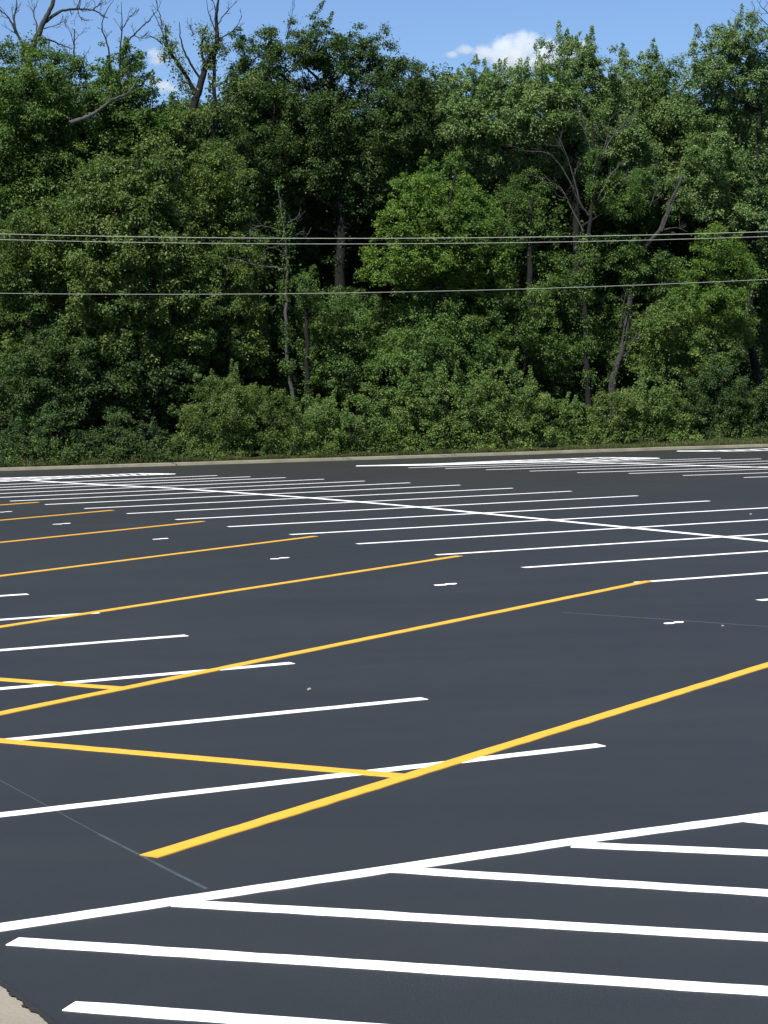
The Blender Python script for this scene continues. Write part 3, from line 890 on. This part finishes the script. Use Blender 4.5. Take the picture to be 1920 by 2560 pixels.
make_tree('broadleaf_tree', 'tall airy tree with a dark trunk at the right picture edge', 'tree',
          [(1560, 100, 55, 40), (1620, 90, 60, 50), (1525, 160, 45, 45), (1590, 180, 65, 55), (1650, 190, 55, 60), (1530, 250, 55, 55), (1610, 280, 70, 60), (1540, 340, 55, 60), (1640, 370, 60, 70), (1570, 430, 60, 60), (1500, 420, 40, 50), (1640, 480, 50, 50)],
          8, 'leaf_silver', 0.15, trunk=[c4(1640, 760), c4(1590, 560), c4(1580, 200), c4(1600, 0), c2(1610, 700), c2(1640, 300)], trunk_r=.22, dens=.9, base=.42, extra=x_k, shoots=.2)
make_tree('young_tree', 'sunlit pale green young tree left of the right-hand dark trunk', 'tree',
          [(1555, 530, 50, 40), (1590, 590, 45, 45), (1520, 600, 45, 45), (1570, 660, 50, 45), (1490, 660, 40, 40), (1600, 710, 35, 40)], 5.5, 'leaf_bright', 0.125, trunk_r=.08, dens=.95, base=.5)

# snags in the middle
dead_tree('grey broken snag with crooked pale limbs left of the slim dark trunk', [c3(1262, 745), c3(1240, 560), c3(1236, 300), c3(1242, 170), c3(1232, 60), c1(1215, 900), c1(1200, 800)], [
    ([c3(1238, 200), c3(1195, 188), c3(1110, 178), c3(1040, 158), c3(980, 145)], .05),
    ([c3(1235, 140), c3(1205, 110), c3(1150, 105), c3(1135, 160)], .03),
    ([c3(1234, 40), c3(1150, 10), c3(1085, 25), c3(1080, 90)], .025),
    ([c3(1240, 60), c3(1300, 45), c3(1340, 75)], .025),
    ([c3(1235, 10), c1(1260, 950), c1(1290, 945)], .025)],
    5.2, .085, 'grey_bark', name='snag', group='bare dead trees', twigs=4, tl=.6,
    sleeve=[([c3(1250, 720), c3(1235, 480), c3(1238, 250)], .24, 2600, .12, .4), ([c3(1238, 200), c3(1232, 60), c1(1215, 900), c1(1195, 780)], .26, 1100, .12, .55)])
make_tree('slim_tree', 'slim dark trunk with a small leaf tuft beside the broken snag', 'tree',
          [(660, 615, 24, 32), (668, 650, 22, 24)], 5.0, 'leaf_mid', 0.12, trunk=[c3(1330, 745), c3(1325, 560), c3(1326, 330), c3(1330, 230)], trunk_r=.13, dens=1.1)
make_tree('young_tree', 'leafy undergrowth tree right of the slim dark trunk', 'tree',
          [(740, 690, 55, 45), (700, 750, 45, 50), (780, 750, 55, 50), (740, 810, 60, 40), (830, 700, 50, 40)], 5.6, 'leaf_mid', 0.135, trunk_r=.08, dens=1.0, base=.55)
make_tree('young_tree', 'broad leafy young tree under the bright green tree', 'tree',
          [(880, 690, 60, 45), (960, 690, 70, 45), (910, 760, 75, 45), (1000, 760, 70, 40), (850, 790, 50, 35)], 4.6, 'leaf_mid', 0.135, trunk_r=.08, dens=1.05, base=.6)
make_tree('young_tree', 'layered young tree between the bright tree and the vine trunk', 'tree',
          [(1060, 690, 55, 40), (1110, 730, 55, 40), (1060, 760, 50, 30), (1150, 660, 40, 45), (1170, 760, 50, 35)], 5.6, 'leaf_mid', 0.13, trunk_r=.08, dens=1.0, base=.5)
make_tree('slim_tree', 'dark upright trunk with little foliage left of the vine trunk', 'tree',
          [(1145, 430, 50, 45), (1150, 490, 45, 45), (1190, 600, 40, 55), (1215, 700, 35, 50)], 8.0, 'leaf_mid', 0.13, trunk=[c4(640, 520), c4(635, 300), c4(630, 60), c2(640, 850)], trunk_r=.2, dens=.8, base=.4)
make_tree('young_tree', 'shaded young tree between the vine trunk and the leaning trunk', 'tree',
          [(1230, 600, 35, 50), (1310, 680, 45, 50), (1230, 760, 45, 50), (1330, 750, 40, 40)], 7.4, 'leaf_mid', 0.13, trunk_r=.07, dens=.9, base=.45)
make_tree('young_tree', 'arching leafy young tree right of the leaning trunk', 'tree',
          [(1430, 690, 55, 45), (1490, 720, 60, 40), (1420, 770, 60, 45), (1530, 760, 55, 40), (1480, 790, 55, 30)], 5.0, 'leaf_bush', 0.125, trunk_r=.07, dens=1.0, base=.5)
make_tree('young_tree', 'shaded young tree low at the left below the cables', 'tree',
          [(120, 780, 80, 55), (40, 820, 60, 60), (210, 780, 70, 50), (280, 820, 70, 50), (370, 830, 50, 50), (90, 870, 70, 50), (190, 870, 70, 50), (300, 880, 60, 45)], 4.4, 'leaf_dark', 0.15, trunk_r=.09, dens=.9, base=.4)  # darker leaf colour stands in for the deep shade here

# ------------------------------------------------------------------ bushes along the kerb
make_bush('small shaded bush at the left picture edge by the kerb', [(20, 960, 45, 28), (60, 935, 40, 35)], 1.1, 'leaf_dark', base=.45, dens=.9)  # shaded left bushes: their shade is put into the darker leaf colour
make_bush('shaded bush with loose sprigs second from the left picture edge', [(120, 925, 45, 45), (150, 965, 50, 25)], 1.1, 'leaf_dark', base=.5, dens=.9)
make_bush('shaded low bush left of the yellowish bush', [(215, 955, 50, 30), (260, 920, 40, 35)], 1.1, 'leaf_dark', base=.5, dens=.85)
make_bush('sparse dark bush touching the yellowish bush', [(310, 940, 50, 35), (350, 965, 45, 25)], 1.1, 'leaf_dark', base=.45, dens=.85)
make_bush('wispy yellow-green bush with feathery tops', [(450, 900, 70, 50), (500, 850, 60, 45), (430, 950, 60, 30)], 1.5, 'leaf_olive', 0.10, base=.6, shoots=.15)
make_bush('yellow-green bush under the broken snag', [(580, 880, 70, 45), (560, 930, 60, 40)], 1.4, 'leaf_olive', 0.10, base=.55, shoots=.3)
make_bush('tan tinged low bush right of the slim dark trunk', [(680, 912, 60, 40), (650, 945, 60, 30)], 1.4, 'leaf_bush', 0.10, base=.5, shoots=.3)
make_bush('rounded bush below the undergrowth tree', [(775, 900, 60, 42), (760, 940, 60, 35), (800, 860, 30, 34)], 1.4, 'leaf_bush', base=.5)
make_bush('small bush left of the tall middle bush', [(845, 880, 50, 55), (845, 940, 50, 35)], 1.5, 'leaf_bush', base=.55)
make_bush('tall middle bush with upright leafy tops', [(915, 855, 52, 52), (920, 930, 60, 45), (950, 830, 26, 30)], 1.5, 'leaf_bush', base=.55, shoots=.3)
make_bush('broad leafy bush right of the tall middle bush', [(1020, 862, 62, 52), (1010, 930, 60, 40), (1045, 825, 28, 28)], 1.5, 'leaf_bush', base=.6, shoots=.3)
make_bush('high bush ending above a gap of grass at the kerb', [(1110, 862, 55, 52), (1160, 905, 55, 50), (1100, 935, 55, 35)], 1.5, 'leaf_bush', base=.58, shoots=.25)
make_bush('small low bush in the grass gap', [(1245, 905, 45, 40), (1225, 945, 35, 20)], 2.3, 'leaf_bush', base=.5)
make_bush('bush with pale leaf sprays right of the grass gap', [(1325, 890, 60, 50), (1300, 930, 50, 30)], 2.4, 'leaf_gloss', base=.5)
make_bush('bright rounded bush in front of the arching young tree', [(1410, 870, 65, 50), (1440, 915, 55, 35)], 2.8, 'leaf_bush', base=.58)
make_bush('dark shaded bush near the right picture edge', [(1540, 850, 65, 60), (1590, 890, 60, 40), (1500, 905, 45, 35)], 3.8, 'leaf_dark', base=.35)
make_bush('dark bush at the foot of the right-hand trunk', [(1640, 880, 40, 45), (1690, 870, 50, 60)], 4.0, 'leaf_dark', base=.4)

# ------------------------------------------------------------------ deeper woods: each tree its own, shared meshes
def back_tree(seed):
    L = [(0, 10.0, 1.7, 1.3), (-1.3, 8.9, 1.5, 1.3), (1.3, 8.8, 1.6, 1.3), (0.1, 7.6, 1.9, 1.3), (-1.6, 6.8, 1.5, 1.2), (1.7, 6.6, 1.5, 1.2), (0, 5.3, 1.8, 1.2), (-1.3, 4.2, 1.5, 1.1), (1.4, 4.0, 1.5, 1.1), (0, 2.6, 1.8, 1.1)]
    root = empty('background_tree', (0, 0, 0)); T = Tubes(); LV = Leaves()
    T.add(smooth_path([(0, 0, -.1), (.1, 0, 4), (-.1, .1, 8), (0, 0, 10.5)], 5, .03), .2, .05, 8)
    for (x, z, rx, rz) in L:
        c = np.array([x + RNG.normal(0, .35), RNG.normal(0, .6), z + RNG.normal(0, .3)])
        T.add(smooth_path([(0, 0, z - 1.3), c * .6 + np.array([0, 0, .35 * z - .3]), c], 3), .08, .02, 5)
        ellipsoid_clumps(LV, None, c, rx, rx * .9, rz, c, 0.21, 1.0, .45, .1, .7, .36)
    T.build('trunk', MA['bark'], root); LV.build('crown', MA['leaf_dark'], root)
    return root


proto = [back_tree(1), back_tree(2)]
spots = [(-20, 15, 1.0), (-15.5, 17, 1.02), (-11.5, 14.5, .98), (-8, 18, .95), (-4.8, 15.5, 1.05), (-1.5, 18, 1.05), (1.8, 15.5, 1.0), (4.8, 18, .95), (8.0, 15, 1.0), (11, 18, 1.02), (14.5, 15.5, 1.05), (18.5, 17, 1.1),
         (-18, 23, 1.05), (-13, 24, 1.05), (-9.5, 23, 1.0), (-6, 25, 1.0), (-2.5, 24, 1.1), (1, 25, 1.05), (4.5, 24, 1.0), (7.8, 25, 1.0), (11.5, 24, 1.05), (15, 25, 1.08), (20, 24, 1.1)]
used = set()
for n_, (x, d, s) in enumerate(spots):
    k = n_ % 2; r = proto[k]
    if k in used:
        c = r.copy(); COL.objects.link(c)
        for ch in r.children:
            q = ch.copy(); COL.objects.link(q); q.parent = c
        r = c
    used.add(k)
    r.location = (x, kerb_y(x) + d, 0.25); r.scale = (1.12 * s, s, 1.27 * s * (1 + .06 * math.sin(n_ * 2.3))); r.rotation_euler = (0, 0, n_ * 2.4)
    tag(r, 'dark woodland tree deep in shade behind the front trees', 'tree', 'dark trees deep in the woods')

# shaded undergrowth further in, between the trunks
for n_, (dx, dy, rx, ry, d, lab) in enumerate([
        (60, 850, 90, 70, 8.5, 'dark undergrowth at the left picture edge behind the kerb bushes'), (200, 830, 90, 75, 9, 'dark undergrowth behind the shaded left bushes'),
        (330, 760, 90, 80, 9, 'dark undergrowth under the glossy leaved tree'), (440, 800, 80, 75, 9, 'undergrowth behind the wispy yellow-green bush'),
        (560, 800, 80, 75, 9, 'undergrowth behind the broken snag'), (650, 740, 80, 80, 9.5, 'dark undergrowth behind the slim dark trunk'),
        (760, 700, 90, 80, 9.5, 'dark undergrowth behind the rounded bush'), (960, 800, 90, 70, 8.5, 'undergrowth behind the tall middle bush'),
        (1110, 810, 80, 70, 9, 'undergrowth behind the high bush'), (1240, 820, 80, 75, 9.5, 'dark undergrowth behind the vine covered trunk'),
        (1330, 780, 80, 80, 10, 'dark undergrowth behind the leaning trunk'), (1460, 700, 90, 80, 10.5, 'dark undergrowth behind the arching young tree'),
        (1580, 780, 90, 80, 11, 'dark undergrowth behind the right-hand dark trunk')]):
    make_bush(lab, [(dx, dy, rx, ry), (dx + 30 * (-1) ** n_, dy + 70, rx * .9, ry)], d, 'leaf_dark', .16, 1.0, .45, 'undergrowth', 'undergrowth', 'shaded undergrowth in the woods', .1, .33)

# the far wood that closes every gap: one uncountable mass
LV = Leaves()
for k in range(3400):
    x = RNG.uniform(-36, 40); z = RNG.uniform(0.4, 10.5 + 1.2 * math.sin(x * .9) + .8 * math.sin(x * 2.3))
    LV.clump((x, kerb_y(x) + RNG.uniform(32, 40), z), RNG.uniform(.7, 1.3), 46, .5, .6, .8, None, .4)
tag(LV.build('distant_woods', MA['leaf_dark']), 'dense dark wood closing the view behind the trees', 'woods', kind='stuff')


# ------------------------------------------------------------------ clouds
def cloud(name, px, blobs, Y, label):
    """a small cumulus: vapour that thins out towards its ragged rim, inside one closed hull"""
    import bmesh
    c0 = at(px[0] * KD, px[1] * KD, Y); s = KD * Y / FOC
    bm = bmesh.new()
    for (ox, oy, r, q) in blobs:
        t = bmesh.ops.create_icosphere(bm, subdivisions=2, radius=1.0)
        for v in t['verts']:
            v.co = Vector((v.co.x * 1.3 * r * s + ox * s, v.co.y * 1.3 * r * s, v.co.z * 1.3 * r * q * s - oy * s))
    me = bpy.data.meshes.new(name); bm.to_mesh(me); bm.free()
    o = link(name, me, None); o.location = c0
    rm = o.modifiers.new('fuse', 'REMESH'); rm.mode = 'VOXEL'; rm.voxel_size = 5 * s
    M, nt, out = mat(name + '_vapour')
    pv = nt.nodes.new('ShaderNodeVolumePrincipled')
    pv.inputs['Color'].default_value = (0.97, 0.98, 1, 1); pv.inputs['Anisotropy'].default_value = 0.2
    tc = nt.nodes.new('ShaderNodeTexCoord'); n = nt.nodes.new('ShaderNodeTexNoise')
    n.inputs['Scale'].default_value = 1 / (22 * s); n.inputs['Detail'].default_value = 6; n.inputs['Roughness'].default_value = .62
    nt.links.new(tc.outputs['Object'], n.inputs['Vector'])
    last = None
    for (ox, oy, r, q) in blobs:
        mp = nt.nodes.new('ShaderNodeMapping'); mp.vector_type = 'TEXTURE'
        mp.inputs['Location'].default_value = (ox * s, 0, -oy * s); mp.inputs['Scale'].default_value = (r * s, r * s, r * q * s)
        nt.links.new(tc.outputs['Object'], mp.inputs[0])
        ln = nt.nodes.new('ShaderNodeVectorMath'); ln.operation = 'LENGTH'; nt.links.new(mp.outputs[0], ln.inputs[0])
        if last is None: last = ln.outputs['Value']
        else:
            mn = nt.nodes.new('ShaderNodeMath'); mn.operation = 'SMOOTH_MIN'; mn.inputs[2].default_value = .25
            nt.links.new(last, mn.inputs[0]); nt.links.new(ln.outputs['Value'], mn.inputs[1]); last = mn.outputs[0]
    ma = nt.nodes.new('ShaderNodeMath'); ma.operation = 'MULTIPLY_ADD'; ma.inputs[1].default_value = 1.5
    nt.links.new(n.outputs[0], ma.inputs[0]); nt.links.new(last, ma.inputs[2])       # length + 1.5 * noise
    mr = nt.nodes.new('ShaderNodeMapRange'); mr.interpolation_type = 'SMOOTHSTEP'
    mr.inputs[1].default_value = 1.72; mr.inputs[2].default_value = 1.05; mr.inputs[3].default_value = 0.0; mr.inputs[4].default_value = 0.036 / s
    nt.links.new(ma.outputs[0], mr.inputs[0]); nt.links.new(mr.outputs[0], pv.inputs['Density'])
    nt.links.new(pv.outputs[0], out.inputs['Volume'])
    me.materials.append(M)
    tag(o, label, 'cloud', 'small white clouds')
    return o


cloud('cloud', (1102, 108), [(-125, 8, 20, .5), (-95, -2, 26, .55), (150, 0, 40, .5), (-55, 6, 34, .75), (-10, 0, 44, .85), (30, -8, 46, .85), (75, 2, 44, .7), (120, 12, 40, .6), (0, 25, 60, .5), (70, 25, 60, .5)], 2600, 'white puffy cloud behind the silver-green tree')
cloud('cloud', (338, 118), [(-4, 0, 22, .8), (10, 8, 24, .7), (-2, 14, 22, .6)], 2600, 'small white cloud between the twigs left of the forked tree')
cloud('cloud', (345, 178), [(-10, 0, 20, .7), (8, 8, 26, .7), (24, 14, 22, .6)], 2600, 'faint low cloud glimpsed behind the pointed crown')

# ------------------------------------------------------------------ light
SUN_EL, SUN_AZ = math.radians(55), math.radians(207)      # azimuth clockwise from +Y (north), so the sun stands behind the camera to its left
w = bpy.data.worlds.new('World'); SC.world = w; w.use_nodes = True
nt = w.node_tree; bg = nt.nodes['Background']
sky = nt.nodes.new('ShaderNodeTexSky'); sky.sky_type = 'NISHITA'; sky.sun_disc = False
sky.sun_elevation = SUN_EL; sky.sun_rotation = SUN_AZ
sky.altitude = 1200; sky.air_density = 1.0; sky.dust_density = 0.1; sky.ozone_density = 3.0
nt.links.new(mixc(nt, 1.0, sky.outputs[0], (0.87, 0.965, 1.12), 'MULTIPLY'), bg.inputs['Color']); bg.inputs['Strength'].default_value = 0.066
sd = bpy.data.lights.new('sun', 'SUN'); so = bpy.data.objects.new('sun', sd); COL.objects.link(so)
sd.energy = 5.0; sd.angle = math.radians(0.53); sd.color = (1.0, 0.955, 0.89)
dirv = Vector((math.sin(SUN_AZ) * math.cos(SUN_EL), math.cos(SUN_AZ) * math.cos(SUN_EL), math.sin(SUN_EL)))
so.rotation_euler = dirv.to_track_quat('Z', 'Y').to_euler(); so.location = (-30, -20, 60)

SC.view_settings.view_transform = 'Standard'; SC.view_settings.look = 'None'
SC.view_settings.exposure = 0.8; SC.view_settings.gamma = 1.0
cy = SC.cycles
cy.max_bounces = 8; cy.diffuse_bounces = 5; cy.glossy_bounces = 3; cy.transmission_bounces = 6; cy.volume_bounces = 4
cy.use_denoising = True
